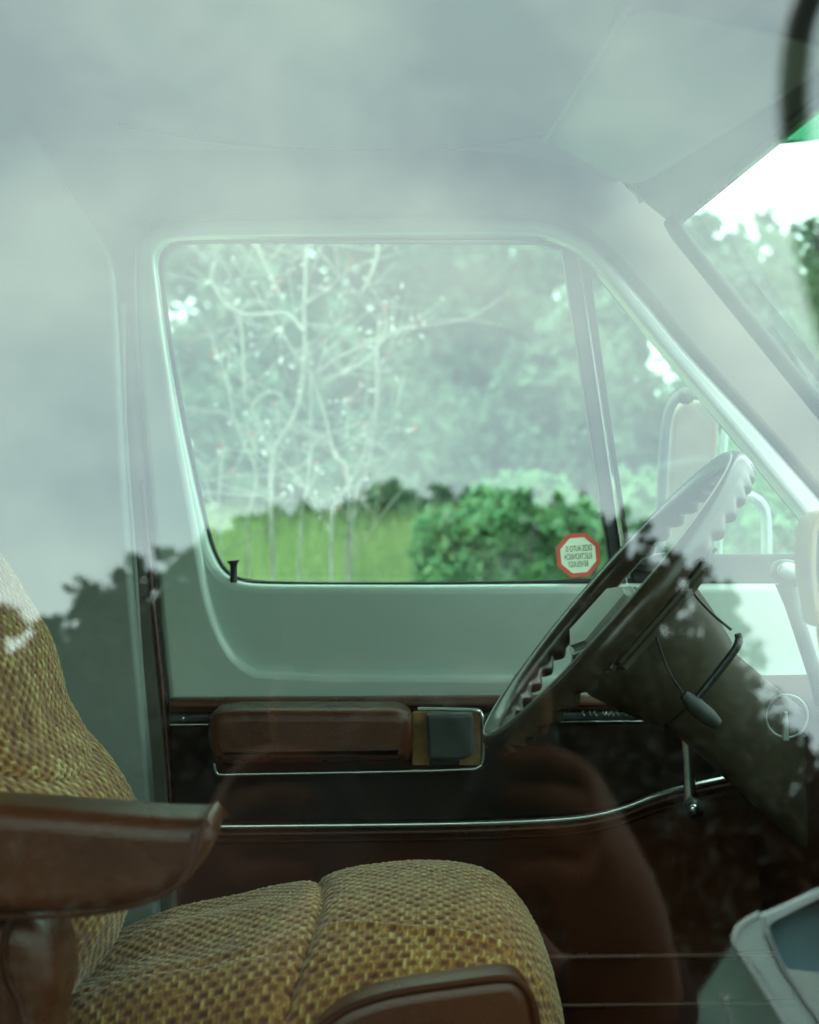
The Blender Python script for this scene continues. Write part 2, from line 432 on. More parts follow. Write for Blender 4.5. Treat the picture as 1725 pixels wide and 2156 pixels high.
# windscreen
PLs = P(1738, 842, 1.62)
PD = (PLs - C0) * 2.6
A = np.zeros((20, 14, 3))
for i, t in enumerate(np.linspace(-.03, 1.45, 20)):
    for j, s in enumerate(np.linspace(0, 1, 14)):
        p = hline(C0, t) + PD * s
        A[i, j] = tuple(p)
gridmesh('windscreen', A, 'screen_glass', van)
tube('windscreen_seal', [C0 + Vector((-.01, .0, .0))] + [C0 + PD * s + Vector((-.016, -.004, 0)) for s in (.03, .2, .4, .6, .8, 1)], .011, 'rubber', van, 10, flat=.6)
tube('windscreen_seal', [hline(C0, t) + Vector((.002, 0, .002)) for t in (-.02, .3, .8, 1.4)], .005, 'rubber', van, 8)
b0 = hline(C0, .33) + Vector((.004, 0, -.003))
sb = [P(1597, 295, 1.29), P(1735, 295, 1.075), P(1990, 295, .84), hline(C0, 1.1) + Vector((.01, 0, 0)), hline(C0, .6) + Vector((.01, 0, 0)), hline(C0, .42) + Vector((.01, 0, 0))]
link('sun_band', pyd(sb, [(0, 1, 2, 3, 4, 5)]), 'sunband', van, None)

# far (driver's) door
tube('door_gap', px([tuple(q) for q in seam[::3]], 1.822, 0), .0042, 'rubber', van, 8)
door_out = cat([(1900, 1240), (1725, 1044), (1600, 902), (1448, 737), (1368, 640), (1288, 552), (1232, 503), (1178, 473), (1100, 461), (900, 456), (600, 460), (385, 467), (328, 478), (297, 502), (285, 542), (287, 700), (297, 850), (311, 1000), (323, 1150), (336, 1300), (356, 1500), (372, 1700), (382, 1850), (395, 2100), (400, 2400)], 4) + [np.array((2100., 2400.)), np.array((2100., 1480.))]
def spread(pts, k): return [np.array((862.5 + (p[0] - 862.5) * k, 1078 + (p[1] - 1078) * (k if p[1] < 1078 else 1))) for p in pts]
left_edge = [(540, 1414), (503, 1388), (474, 1345), (452, 1290), (436, 1225), (420, 1130), (391, 970), (368, 850), (344, 700), (331, 600), (326, 552), (333, 522), (358, 505), (420, 500)]
hole = cat(left_edge + [(600, 497), (900, 494), (1090, 494), (1160, 503), (1206, 523), (1250, 560), (1325, 650), (1400, 742), (1550, 918), (1700, 1098), (1830, 1250)], 5) + [np.array(p, float) for p in [(1840, 1424), (1200, 1424), (700, 1422)]]
door = shape('door', [door_out, spread(hole, 1.006)], 1.812, .035, .009, 'paint', van)
inner_hole = cat([(600, 1232), (520, 1228), (478, 1210), (452, 1170), (432, 1105), (398, 955), (374, 840), (350, 700), (338, 600), (334, 560), (341, 530), (364, 511), (420, 505), (600, 502), (900, 499), (1088, 499), (1156, 508), (1200, 528), (1244, 566), (1318, 655), (1392, 748), (1542, 924), (1690, 1102), (1800, 1230)], 5) + [np.array((1300., 1230.)), np.array((900., 1233.))]
shape('inner_panel', [[np.array(p, float) for p in [(300, 480), (1300, 480), (2100, 1300), (2100, 1500), (300, 1500)]], spread(inner_hole, 1.014)], 1.828, .038, .012, 'paint', door)
# seals, channel, quarter light
tube('window_seal', px([(560, 1229), (505, 1222), (470, 1198), (448, 1155), (430, 1090), (402, 960), (378, 840), (354, 700), (342, 600), (339, 562), (346, 533), (368, 515), (420, 508), (600, 505), (900, 502), (1088, 502), (1180, 520)], 1.868, 6), .0045, 'rubber', door, 8)
tube('window_seal', px([(470, 1226), (700, 1231), (1000, 1229), (1330, 1222)], 1.862, 6), .0036, 'rubber', door, 8)
shape('window_channel', [rnd([(1180, 500), (1212, 505), (1320, 1235), (1292, 1235)], 3)], 1.858, .022, .003, 'rubber', door)
shape('channel_bead', [rnd([(1212, 512), (1216, 512), (1322, 1230), (1318, 1230)], 1)], 1.853, .006, .0008, 'steel', door)
ql = [(1216, 512), (1240, 530), (1320, 640), (1470, 815), (1620, 990), (1760, 1160), (1800, 1228), (1332, 1228)]
qh = rnd([(1246, 582), (1266, 588), (1440, 796), (1692, 1100), (1712, 1166), (1336, 1168), (1326, 1150)], [4, 6, 8, 14, 8, 8, 8])
shape('quarter_frame', [[np.array(p, float) for p in ql], qh], 1.856, .02, .004, 'rubber', door)
tube('quarter_handle', px([(1330, 1182), (1360, 1186), (1400, 1184), (1440, 1190), (1462, 1200)], 1.845), [.006, .011, .013, .012, .006], 'black', door, 12)
shape('window_glass', [[np.array(p, float) for p in [(320, 490), (1200, 490), (1310, 1245), (420, 1245)]]], 1.872, .004, 0, 'far_glass', door)
shape('quarter_glass', [[np.array(p, float) for p in [(1225, 530), (1800, 1215), (1325, 1215)]]], 1.866, .004, 0, 'far_glass', door)
# lock button
vs = []
lp = px([(492, 1226), (492, 1192), (491, 1180)], 1.835, 4)
tube('lock_button', lp, [.0052, .0048, .0048, .0052, .0085, .0078], 'black', door, 14)
# lower trim
trim = rnd([(351, 1474), (1800, 1466), (2100, 2400), (392, 2400), (368, 1750)], [12, 0, 0, 0, 60])
shape('trim_panel', [trim], 1.80, .03, .004, 'brown', door)
shape('top_roll', [rnd([(353, 1472), (1800, 1464), (1800, 1495), (354, 1502)], 6)], 1.785, .03, .008, 'brownlight', door)
shape('trim_strip', [rnd([(355, 1505), (1800, 1497), (1800, 1513), (356, 1521)], 4)], 1.788, .018, .003, 'grey', door)
tube('chrome_bead', px([(358, 1526), (700, 1524), (1000, 1521), (1800, 1516)], 1.79, 5), .0017, 'chrome', door, 8)
ins = [(360, 1531)] + [(1800, 1521), (1800, 1600)] + [tuple(p) for p in cat([(1700, 1602), (1550, 1632), (1450, 1650), (1380, 1668), (1320, 1690), (1262, 1707), (1200, 1716), (1100, 1722), (900, 1727), (440, 1730), (366, 1731)], 4)]
shape('wood_insert', [[np.array(p, float) for p in ins]], 1.794, .012, .002, 'wood', door)
mold = [(366, 1743), (440, 1742), (900, 1737), (1100, 1731), (1200, 1725), (1262, 1716), (1320, 1700), (1380, 1677), (1450, 1658), (1550, 1636), (1640, 1612), (1750, 1590)]
tube('chrome_moulding', px(mold, 1.785, 6), .0056, 'chrome', door, 10, flat=.7)
tube('moulding_groove', px([(a, b + 14) for a, b in mold], 1.797, 6), .004, 'brownlight', door, 8)
tube('moulding_groove', px([(a, b + 30) for a, b in mold], 1.798, 6), .003, 'brown', door, 8)
tube('lower_ridge', px([(400, 2014), (1100, 2016), (1500, 2012), (1800, 2010)], 1.797, 4), .005, 'brownlight', door, 8)
tube('lower_ridge', px([(400, 2116), (1100, 2118), (1500, 2114), (1800, 2112)], 1.797, 4), .004, 'brownlight', door, 8)
# embossed ornament on the strip
rr = random.Random(3)
vs, fs = [], []
x = 1228
while x < 1398:
    w = rr.choice([3, 4, 6, 8]); h0 = rr.uniform(3, 8)
    pth = px([(x, 1500 - h0 / 2), (x + w * rr.uniform(-.5, .5), 1500), (x + w, 1500 + h0)], 1.784, 3)
    a, b = tube_data(pth, .0017, 6)
    fs += [tuple(i + len(vs) for i in f) for f in b]; vs += a
    x += w + rr.choice([1, 2, 3, 9])
o = link('chrome_script', pyd(vs, fs), 'chrome', door)
# armrest of the door
shape('armrest_tray', [rnd([(452, 1560), (1006, 1494), (1018, 1500), (1020, 1618), (1008, 1622), (458, 1634)], [4, 8, 10, 14, 8, 4])], 1.76, .03, .004, 'brown', door)
tube('armrest_trim', px([(452, 1606), (457, 1628), (470, 1631)], 1.75, 4) + px([(700, 1627), (900, 1623), (1002, 1619)], 1.75, 0) + px([(1014, 1612), (1019, 1590), (1018, 1530), (1013, 1503), (1000, 1496), (950, 1494), (880, 1493)], 1.75, 3), .0026, 'chrome', door, 8)
shape('armrest_pad', [rnd([(438, 1500), (500, 1492), (840, 1492), (868, 1508), (872, 1560), (862, 1606), (450, 1612), (432, 1560)], [24, 10, 24, 24, 20, 10, 14, 30])], 1.70, .08, .016, 'darkvinyl', door)
shape('handle_cup', [rnd([(868, 1500), (1012, 1500), (1012, 1612), (868, 1612)], 6)], 1.752, .012, .002, 'ochre', door)
shape('door_handle', [rnd([(897, 1504), (996, 1502), (998, 1590), (975, 1602), (902, 1600)], 9)], 1.725, .022, .005, 'grey', door)
shape('handle_recess', [rnd([(905, 1598), (968, 1596), (968, 1612), (905, 1612)], 3)], 1.745, .01, .002, 'black', door)
for qx_, qy_ in ((385, 1513), (1330, 1507)): ellipsoid('screw', P(qx_, qy_, 1.787), (.0028, .0016, .0028), 'chrome', door, 8)
# window crank
tube('window_crank', px([(1447, 1558), (1450, 1600), (1452, 1650), (1455, 1690)], 1.735, 5), [.0085, .0075, .0075, .0095], 'chrome', door, 14, flat=.6)
c = P(1460, 1702, 1.72)
ellipsoid('crank_knob', c, (.0135, .012, .0135), 'black', door, 14)
ellipsoid('crank_cap', c + Vector((-.001, -.011, .001)), (.0068, .004, .0068), 'chrome', door, 12)
# far exterior mirror on tubes
tube('mirror_arm', px([(1388, 1170), (1392, 1060), (1398, 940), (1408, 870), (1428, 836), (1452, 826)], 2.12, 6), .0075, 'grey', door, 10)
tube('mirror_arm', px([(1512, 1180), (1516, 1060), (1524, 940), (1532, 860), (1520, 835), (1470, 824)], 2.12, 6), .0065, 'steel', door, 10)
tube('mirror_arm', px([(1530, 1050), (1556, 1044), (1585, 1048), (1606, 1066), (1613, 1100), (1614, 1180)], 2.05, 6), .0085, 'steel', door, 10)
ellipsoid('mirror_joint', P(1444, 834, 2.08), (.014, .012, .013), 'black', door, 12)
shape('mirror_head', [rnd([(1416, 868), (1440, 842), (1500, 842), (1516, 870), (1506, 1150), (1400, 1150)], [20, 16, 16, 20, 12, 12])], 2.14, .035, .008, 'mirrorback', door)

# near door below the window, floor, bulkhead, outer skins
box('near_door', (-1.3, .30, .35), (.9, .36, 1.19), 'paint', van, .01)
box('near_sill', (-1.3, .27, 1.175), (.9, .345, 1.20), 'rubber', van, .006)
box('cab_floor', (-1.3, .36, .36), (1.25, 1.86, .42), 'carpet', van, 0)
box('rear_bulkhead', (-1.34, .32, .40), (-1.30, 1.88, 1.92), 'liner', van, 0)
box('far_outer_skin', (-1.3, 1.90, .35), (.95, 1.94, 1.19), 'paint', van, .01)
box('front_bulkhead', (.93, .32, .40), (.97, 1.88, 1.15), 'carpet', van, 0)
# near pillars and rail
box('near_cant_rail', (-1.3, .385, 1.70), (.40, .425, 1.80), 'paint', van, .01)
box('near_rear_pillar', (-1.3, .33, 1.19), (-.62, .40, 1.74), 'paint', van, .01)
# near window pane, leaning inwards at the top
def gp(x, z):
    return Vector((x, G0.y + (z - CAMZ) * math.tan(TILT), z))
me = pyd([gp(-.62, 1.19), gp(.62, 1.19), gp(.45, 1.72), gp(-.62, 1.72)], [(0, 1, 2, 3)])
link('near_window', me, 'near_glass', van, None)
# dashboard
dash = rnd([(.436, 1.140), (.95, 1.150), (.95, .45), (.62, .45), (.46, .80), (.425, 1.06)], [.015, 0, 0, 0, .06, .04])
dash_o = shape('dashboard', [dash], 1.20, .575, .012, 'brown', van, world=True)
box('dashboard_shelf', (.52, .37, 1.03), (.95, 1.44, 1.14), 'brown', van, .015)
# lever with round knob beside the column
lev = thing('gear_lever', P(1725, 1440, 1.5), 'dark grey lever with a round flat knob right of the steering column', 'gear lever')
tube('lever_stem', px([(1655, 1225), (1668, 1270), (1684, 1320), (1702, 1375), (1722, 1440), (1735, 1500)], 1.5, 5), [.0125, .009, .0085, .0085, .0085, .0085], 'grey', lev, 12)
a = math.radians(12)
rot = Matrix.Rotation(a, 3, 'Y')
ellipsoid('lever_knob', P(1660, 1206, 1.49), (.0200, .017, .0145), 'grey', lev, 18, rot=rot, power=2.3)
ellipsoid('knob_cap', P(1661, 1203, 1.474), (.013, .006, .0095), 'steel', lev, 14, rot=rot)
# added tan housing at the right edge, standing in for the reflected near mirror
standin = thing('mirror_standin', P(1760, 1330, 1.25), 'tan rounded stand-in for the reflected near mirror, with dark inset, above the dashboard', 'reflection stand-in')
shape('standin_housing', [rnd([(1712, 1082), (1860, 1050), (1880, 1330), (1722, 1325), (1698, 1180)], [30, 20, 10, 20, 60]), rnd([(1726, 1112), (1850, 1100), (1850, 1290), (1732, 1285), (1722, 1200)], [14, 10, 10, 14, 20])[::-1]], 1.25, .05, .006, 'tan', standin)
shape('standin_inset', [rnd([(1720, 1105), (1860, 1095), (1860, 1295), (1728, 1292)], 8)], 1.265, .02, .002, 'grey', standin)
tube('standin_foot', px([(1745, 1320), (1760, 1420), (1772, 1500)], 1.275, 4), .012, 'tan', standin, 10)
# clear disc
dsc = thing('clear_disc', P(1657, 1556, 1.42), 'small clear plastic disc clipped upright in front of the dashboard', 'plastic disc')
ring = [P(1657 + 44 * math.cos(t), 1508 + 45 * math.sin(t), 1.42) for t in np.linspace(0, 2 * PI, 41)]
tube('disc_rim', ring, .0011, 'steel', dsc, 6)
link('disc_face', pyd(ring[:-1], [tuple(range(40))]), 'clear', dsc, None)
shape('disc_clip', [rnd([(1652, 1500), (1659, 1500), (1662, 1560), (1650, 1560)], 1.5)], 1.412, .006, .001, 'steel', dsc)

# ------------------------------------------------------------------ steering wheel
def unit(v): v = Vector(v); return v.normalized()
wc = P(1292, 1265, 1.545)
a_ = unit((.653, 0, .757)); b_ = unit((-.028, -.999, .024)); n_ = a_.cross(b_).normalized()
if n_.x > 0: n_ = -n_
sw = thing('steering_wheel', wc - n_ * .05, 'dark ribbed steering wheel with grey centre pad, tilted before the door window', 'steering wheel')
RW = .2055
nt, nf = 720, 20
A = np.zeros((nt, nf, 3))
for i in range(nt):
    th = 2 * PI * i / nt
    rad = np.array(a_) * math.cos(th) + np.array(b_) * math.sin(th)
    # spokes point along +-b ; plain rim there
    near = abs(math.sin(th))
    gate = 1 if near < .93 else 0
    s = (.5 + .5 * math.cos(th * 44)) ** .8
    for j in range(nf):
        f = 2 * PI * j / nf
        cr, cn = math.cos(f), math.sin(f)
        rr_, rn = .0126, .0135
        if cn < 0: rn = .0140 + (.0078 * s if gate else .003)
        A[i, j] = np.array(wc) + rad * (RW + rr_ * cr) + np.array(n_) * rn * cn
A2 = np.concatenate([A, A[:, :1]], 1)
gridmesh('rim', A2, 'wheel', sw, closed_u=True)
def circ(r, off, k=160):
    return [wc + (a_ * math.cos(t) + b_ * math.sin(t)) * r + n_ * off for t in np.linspace(0, 2 * PI, k)]
tube('rim_bead', circ(RW + .0025, .0128), .0016, 'pad', sw, 6)
# spokes and pad
def wp(u, v, w): return wc + a_ * u + b_ * v + n_ * w
def slab(name, poly, w0, w1, m, bev=.006):
    """plate in the wheel plane, poly in (u along a, v along b)"""
    import bmesh
    bm = bmesh.new(); lo = [bm.verts.new(wp(u, v, w0)) for u, v in poly]; hi = [bm.verts.new(wp(u, v, w1)) for u, v in poly]
    n = len(poly); bm.faces.new(lo); bm.faces.new(hi[::-1])
    for i in range(n): bm.faces.new((lo[i], hi[i], hi[(i + 1) % n], lo[(i + 1) % n]))
    bmesh.ops.recalc_face_normals(bm, faces=bm.faces[:])
    if bev: bmesh.ops.bevel(bm, geom=bm.edges[:], offset=bev, segments=3, affect='EDGES')
    me = bpy.data.meshes.new(name); bm.to_mesh(me); bm.free()
    return link(name, me, m, sw, 35)
slab('centre_pad', [(.018, -.105), (.026, 0), (.018, .07), (-.062, .08), (-.078, 0), (-.062, -.125)], -.028, .004, 'pad', .008)
slab('pad_frame', [(.026, -.115), (.034, 0), (.026, .08), (-.070, .09), (-.086, 0), (-.070, -.138)], -.036, -.012, 'wheel', .004)
slab('spoke', [(.020, .10), (.095, .166), (.100, .178), (.05, .192), (-.060, .186), (-.070, .10)], -.034, -.012, 'shroud', .009)
slab('spoke', [(.030, -.08), (.014, -.198), (-.075, -.19), (-.070, -.09)], -.034, -.016, 'shroud', .005)
pp = [(.018, -.105), (.026, 0), (.018, .07), (-.062, .08), (-.078, 0), (-.062, -.125), (.018, -.105)]
tube('pad_piping', [wp(u * 1.05, v * 1.05, -.010) for u, v in pp], .002, 'black', sw, 6)
# column
def lathe(name, prof, m, parent, seg=48, cdir=None, sq=2.4):
    A = np.zeros((seg, len(prof), 3))
    for i in range(seg):
        t = 2 * PI * i / seg
        c, s = math.cos(t), math.sin(t)
        c, s = np.sign(c) * abs(c) ** (2 / sq), np.sign(s) * abs(s) ** (2 / sq)
        for j, (w, r) in enumerate(prof):
            A[i, j] = tuple(wc + a_ * (c * r * 1.0 - .012) + b_ * s * r * .9 + n_ * w)
    return gridmesh(name, A, m, parent, closed_u=True, smooth=35)
lathe('column_shroud', [(-.018, .0), (-.019, .060), (-.022, .077), (-.032, .086), (-.05, .086), (-.09, .076), (-.1265, .064), (-.1275, .058)], 'shroud', sw)
lathe('column_cover', [(-.1275, .0), (-.1275, .054), (-.129, .055), (-.135, .056), (-.20, .057), (-.30, .060), (-.46, .064), (-.46, 0)], 'shroud', sw)
tube('shroud_seam', [wc + a_ * (-.012 + math.cos(t) * .0600) + b_ * math.sin(t) * .054 - n_ * .1272 for t in np.linspace(0, 2 * PI, 60)], .002, 'black', sw, 6)
# seam along the near side of the shroud
tube('shroud_seam', px([(1445, 1212), (1462, 1250), (1500, 1292), (1540, 1326)], 1.462, 5), .0016, 'black', sw, 6)
tube('shroud_seam', px([(1372, 1300), (1388, 1360), (1412, 1420), (1452, 1478)], 1.452, 5), .0014, 'black', sw, 6)
tube('indicator_stalk', px([(1553, 1334), (1556, 1350), (1545, 1372), (1510, 1418), (1468, 1470)], 1.455, 6), [.0035, .0048, .0045, .0045, .004], 'black', sw, 10)
tube('stalk_grip', px([(1440, 1462), (1462, 1484), (1490, 1508), (1512, 1526)], 1.45, 5), [.005, .0095, .0095, .006], 'rubber', sw, 12)

# ------------------------------------------------------------------ sticker on the far glass
stk = thing('window_sticker', P(1218, 1168, 1.869), 'red bordered white octagonal alarm sticker with reversed lettering on door glass', 'sticker')
def octo(r, rot): return [(1218 + r * math.cos(rot + k * PI / 4), 1169 + r * math.sin(rot + k * PI / 4)) for k in range(8)]
rot0 = math.radians(22.5 - 5)
shape('sticker_border', [octo(50, rot0), octo(40, rot0)[::-1]], 1.8695, .0006, 0, 'red', stk)
shape('sticker_face', [octo(40.3, rot0)], 1.8700, .0004, 0, 'white', stk)
def text(s, qx, qy, Y, size, m, parent, rot=0, wscale=1.0):
    cu = bpy.data.curves.new('t', 'FONT'); cu.body = s; cu.size = size; cu.align_x = 'CENTER'; cu.align_y = 'CENTER'; cu.extrude = .0001; cu.offset = 0.0
    ob = bpy.data.objects.new('t', cu); COL.objects.link(ob)
    dg = bpy.context.evaluated_depsgraph_get(); me = bpy.data.meshes.new_from_object(ob.evaluated_get(dg)); bpy.data.objects.remove(ob)
    c = P(qx, qy, Y)
    cr, sr = math.cos(rot), math.sin(rot)
    for v in me.vertices:
        x, z = -v.co.x * wscale, v.co.y
        v.co = Vector((c.x + x * cr - z * sr, c.y, c.z + x * sr + z * cr))
    me.flip_normals()
    return link('sticker_lettering', me, m, parent, None)
text("DEZE AUTO IS", 1219, 1155, 1.8690, .0112, 'ink', stk, math.radians(4), .50)
text("ELECTRONISCH", 1218, 1172, 1.8690, .0112, 'ink', stk, math.radians(4), .47)
text("BEVEILIGD!", 1218, 1188, 1.8690, .0108, 'ink', stk, math.radians(4), .52)

# ------------------------------------------------------------------ driver's seat
def weave(U, V, tn):
    """height 0..1 of a chunky two-tone weave"""
    a, b = .0152, .0082
    row = np.floor(V / b); sh = (row % 2) * .5
    cu = U / a + sh; ci = np.floor(cu); x = cu - ci - .5; y = V / b - row - .5
    h = np.sin(ci * 12.9898 + row * 78.233) * 43758.5453; h = h - np.floor(h)
    g = np.sin(ci * 39.346 + row * 11.135 + 4) * 24634.6345; g = g - np.floor(g)
    x = x + (g - .5) * .12; y = y + (h - .5) * .10
    hole = np.exp(-(np.abs(x / (.20 + .05 * g + .12 * np.clip((-tn - .38) / .15, 0, 1))) ** 3.0 + np.abs((y - .03 + .35 * x * x) / .36) ** 2.6))
    thread = np.exp(-((np.abs(x) - .42) / .06) ** 2) * (.5 + .5 * np.cos(2 * PI * y * 1.0))
    fine = .5 + .5 * np.sin(2 * PI * (U / .0031)) * np.sin(2 * PI * (V / .0041))
    w = .56 + .17 * fine + .22 * thread * (.3 + h) - .52 * hole * (.5 + .7 * h)
    w += .26 * (g - .5) + .16 * np.sin(2 * PI * U / .0007 + 9 * g) * (1 - hole)
    return np.clip(w, 0, 1)
def cushion(name, front, core, yc, W, p, nu, nv, m, parent, creases=(), amp=.0036, lean=0.0, foldf=None):
    f = np.array([(P(q[0], q[1], q[2]).x, P(q[0], q[1], q[2]).z) for q in front]); f = np.array(cat(f, 12))
    c = np.array(cat([(P(q[0], q[1], q[2]).x, P(q[0], q[1], q[2]).z) for q in core], 12))
    L = np.concatenate([[0], np.cumsum(np.linalg.norm(np.diff(f, axis=0), axis=1))])
    s = np.linspace(0, L[-1], nu)
    fx, fz = np.interp(s, L, f[:, 0]), np.interp(s, L, f[:, 1])
    cl = np.linspace(0, L[-1], len(c)); cx, cz = np.interp(s, cl, c[:, 0]), np.interp(s, cl, c[:, 1])
    # cross-section by arc length
    ph = np.linspace(-PI / 2, PI / 2, 2001)
    yy = np.sign(np.sin(ph)) * np.abs(np.sin(ph)) ** (2 / p) * W; kk = np.abs(np.cos(ph)) ** (2 / p)
    T = .14
    Lc = np.concatenate([[0], np.cumsum(np.hypot(np.diff(yy), np.diff(kk) * T))])
    t = np.linspace(0, Lc[-1], nv)
    yv, kv = np.interp(t, Lc, yy), np.interp(t, Lc, kk)
    Sg, Tg = np.meshgrid(s, t, indexing='ij')
    A = np.zeros((nu, nv, 3))
    A[:, :, 0] = cx[:, None] + (fx - cx)[:, None] * kv[None, :]
    A[:, :, 2] = cz[:, None] + (fz - cz)[:, None] * kv[None, :]
    A[:, :, 1] = yc + yv[None, :] + lean * (Sg / L[-1])
    tn = (Tg / Lc[-1]) * 2 - 1
    dx, dz = (fx - cx)[:, None], (fz - cz)[:, None]; dl = np.hypot(dx, dz) + 1e-6
    off = np.zeros_like(Sg)
    for (s0, bend, depth, wid) in creases:
        d = (Sg - s0 - bend * (1 - ((tn + .05) / .5) ** 2)) / wid
        off -= depth * np.exp(-np.abs(d) ** 1.1)
    if foldf is not None: off += foldf(Sg, tn)
    A[:, :, 0] += dx / dl * off; A[:, :, 2] += dz / dl * off
    nx = np.cross(np.gradient(A, axis=0), np.gradient(A, axis=1)); nx /= np.linalg.norm(nx, axis=2, keepdims=True) + 1e-9
    ctr = np.array([cx.mean(), yc, cz.mean()])
    if (nx * (A - ctr)).sum() < 0: nx = -nx
    w = weave(Sg, Tg, tn)
    A = A + nx * ((w - .5) * amp)[:, :, None]
    return gridmesh(name, A, m, parent, attr={'weave': w}), L[-1]
seat = thing('driver_seat', P(650, 2300, 1.45) * 1.0, "driver's seat in tan and brown chunky woven cloth with brown vinyl armrest", 'car seat')
seat.location.z = .42
Yc = 1.56
cf = [(-20, 2120), (80, 2060), (180, 1990), (290, 1925), (400, 1876), (540, 1843), (640, 1829), (690, 1818), (740, 1806), (810, 1796), (900, 1790), (980, 1797), (1040, 1818), (1092, 1868), (1128, 1935), (1146, 2005), (1150, 2060), (1142, 2130), (1110, 2220)]
cc = [(60, 2330), (300, 2300), (560, 2280), (800, 2270), (950, 2260), (1000, 2250)]
fold = lambda S, t: .0035 * np.exp(-((t + .42 - .1 * np.exp(-((S - .42) / .08) ** 2)) / .012) ** 2) * (S > .43) - .003 * np.exp(-((t + .30 + .2 * S) / .02) ** 2) * (S < .42) + .0055 * np.sin(t * 15 + S * 5) * np.exp(-((S - .22) / .14) ** 2) - .010 * np.exp(-((S - .30) / .09) ** 2)
cush, LC = cushion('cushion', [(a, b, Yc) for a, b in cf], [(a, b, Yc) for a, b in cc], 1.44, .235, 3.0, 460, 520, 'weave', seat,
        creases=[(.405, .020, .012, .007)], foldf=fold, amp=.0034)
bf = [(60, 2260), (120, 2170), (180, 2080), (245, 1970), (285, 1870), (296, 1795), (287, 1728), (245, 1650), (200, 1592), (160, 1540), (130, 1492), (120, 1450), (108, 1400), (90, 1350), (55, 1290), (15, 1222), (-40, 1150), (-110, 1080)]
bc = [(-300, 2200), (-180, 1950), (-60, 1750), (-160, 1560), (-220, 1400), (-330, 1180), (-380, 1100)]
cushion('backrest', [(a, b, 1.47) for a, b in bf], [(a, b, 1.47) for a, b in bc], 1.43, .225, 2.6, 500, 480, 'weave', seat,
        creases=[(.40, -.03, .014, .012)], foldf=lambda S, t: .004 * np.sin(t * 14 + S * 6) * np.exp(-((S - .12) / .1) ** 2))
# vinyl side panel of the cushion and its piping
sp = [(640, 2200), (690, 2152), (740, 2120), (830, 2092), (960, 2072), (1062, 2060), (1098, 2072), (1122, 2110), (1134, 2170), (1134, 2400), (640, 2400)]
spc = [np.array(p, float) for p in cat(sp[:9], 5)] + [np.array((1134., 2400.)), np.array((600., 2400.))]
shape('side_panel', [spc], 1.19, .05, .012, 'brownlight', seat)
tube('panel_piping', px(sp[:9], 1.192, 6), .0035, 'brown', seat, 8)
# seat armrest
arm = [(-320, 1690), (0, 1702), (200, 1716), (330, 1726), (415, 1728), (436, 1722), (446, 1738), (447, 1762), (438, 1796), (412, 1838), (370, 1876), (310, 1904), (200, 1926), (60, 1934), (-320, 1930)]
ar = shape('armrest', [cat(arm[:-1], 5) + [np.array((-320., 1930.))]], 1.07, .075, .017, 'darkvinyl', seat, bres=6)
tube('armrest_piping', px([(434, 1722), (424, 1748), (420, 1785), (402, 1828), (366, 1868), (312, 1897), (200, 1922), (60, 1931), (-100, 1931)], 1.068, 6), .0024, 'brown', seat, 8)
# recliner cover
cov = cat([(-200, 1945), (0, 1938), (48, 1940), (78, 1960), (98, 2000), (112, 2060), (114, 2110), (100, 2170), (80, 2300)], 5) + [np.array((-200., 2300.))]
shape('recliner_cover', [cov], 1.10, .10, .022, 'brownlight', seat, bres=6)
tube('cover_piping', px([(20, 1940), (8, 1990), (16, 2060), (40, 2110), (60, 2200)], 1.098, 6), .003, 'brown', seat, 8)
tube('backrest_piping', px([(100, 1945), (118, 2010), (126, 2070), (122, 2120), (100, 2200)], 1.16, 6), .005, 'brown', seat, 8)
box('seat_base', (-.34, 1.24, .42), (.10, 1.64, .80), 'carpet', seat, .01)

# ------------------------------------------------------------------ foliage
def leafcloud(name, centers, radii, n, size, m, parent=None, shell=.55, squash=1.0, clump=None, tone_by_h=True):
    """leaf-sized folded faces spread through the volume of several lobes"""
    centers = np.array(centers, float); radii = np.array(radii, float)
    w = radii ** 2; w = w / w.sum()
    k = rng.choice(len(centers), n, p=w)
    d = rng.normal(size=(n, 3)); d /= np.linalg.norm(d, axis=1, keepdims=True)
    r = (shell + (1 - shell) * rng.random(n)) ** .8
    if clump:
        nc = max(8, n // clump)
        kc = rng.choice(len(centers), nc, p=w); dc = rng.normal(size=(nc, 3)); dc /= np.linalg.norm(dc, axis=1, keepdims=True)
        rc = (shell + (1 - shell) * rng.random(nc)) ** .8
        pc = centers[kc] + dc * (rc * radii[kc])[:, None] * np.array([1, 1, squash])
        i = rng.integers(0, nc, n)
        cr = radii[kc[i]] * .17 * (.5 + rng.random(n))
        p = pc[i] + d * (cr * rng.random(n) ** .5)[:, None]
        tone = (rng.random(nc)[i] * .6 + rng.random(n) * .4)
    else:
        p = centers[k] + d * (r * radii[k])[:, None] * np.array([1, 1, squash]); tone = rng.random(n)
    u = rng.normal(size=(n, 3)); u /= np.linalg.norm(u, axis=1, keepdims=True)
    v = np.cross(u, rng.normal(size=(n, 3))); v /= np.linalg.norm(v, axis=1, keepdims=True)
    s = (size * (.6 + .8 * rng.random(n)))[:, None]
    nn = np.cross(u, v)
    V = np.stack([p - u * s, p + v * s * .45 + nn * s * .12, p + u * s, p - v * s * .45 + nn * s * .12], 1).reshape(-1, 3)
    Q = np.arange(4 * n).reshape(-1, 4)
    me = fastmesh(name, V, Q)
    at = me.attributes.new('tone', 'FLOAT', 'POINT'); at.data.foreach_set('value', np.repeat(tone, 4).astype(np.float32))
    return link(name, me, m, parent, None)
def merged_tubes(name, paths, m, parent, seg=6):
    vs, fs = [], []
    for pth, rad in paths:
        a, b = tube_data(pth, rad, seg)
        fs += [tuple(i + len(vs) for i in f) for f in b]; vs += a
    return link(name, pyd(vs, fs), m, parent, 180)
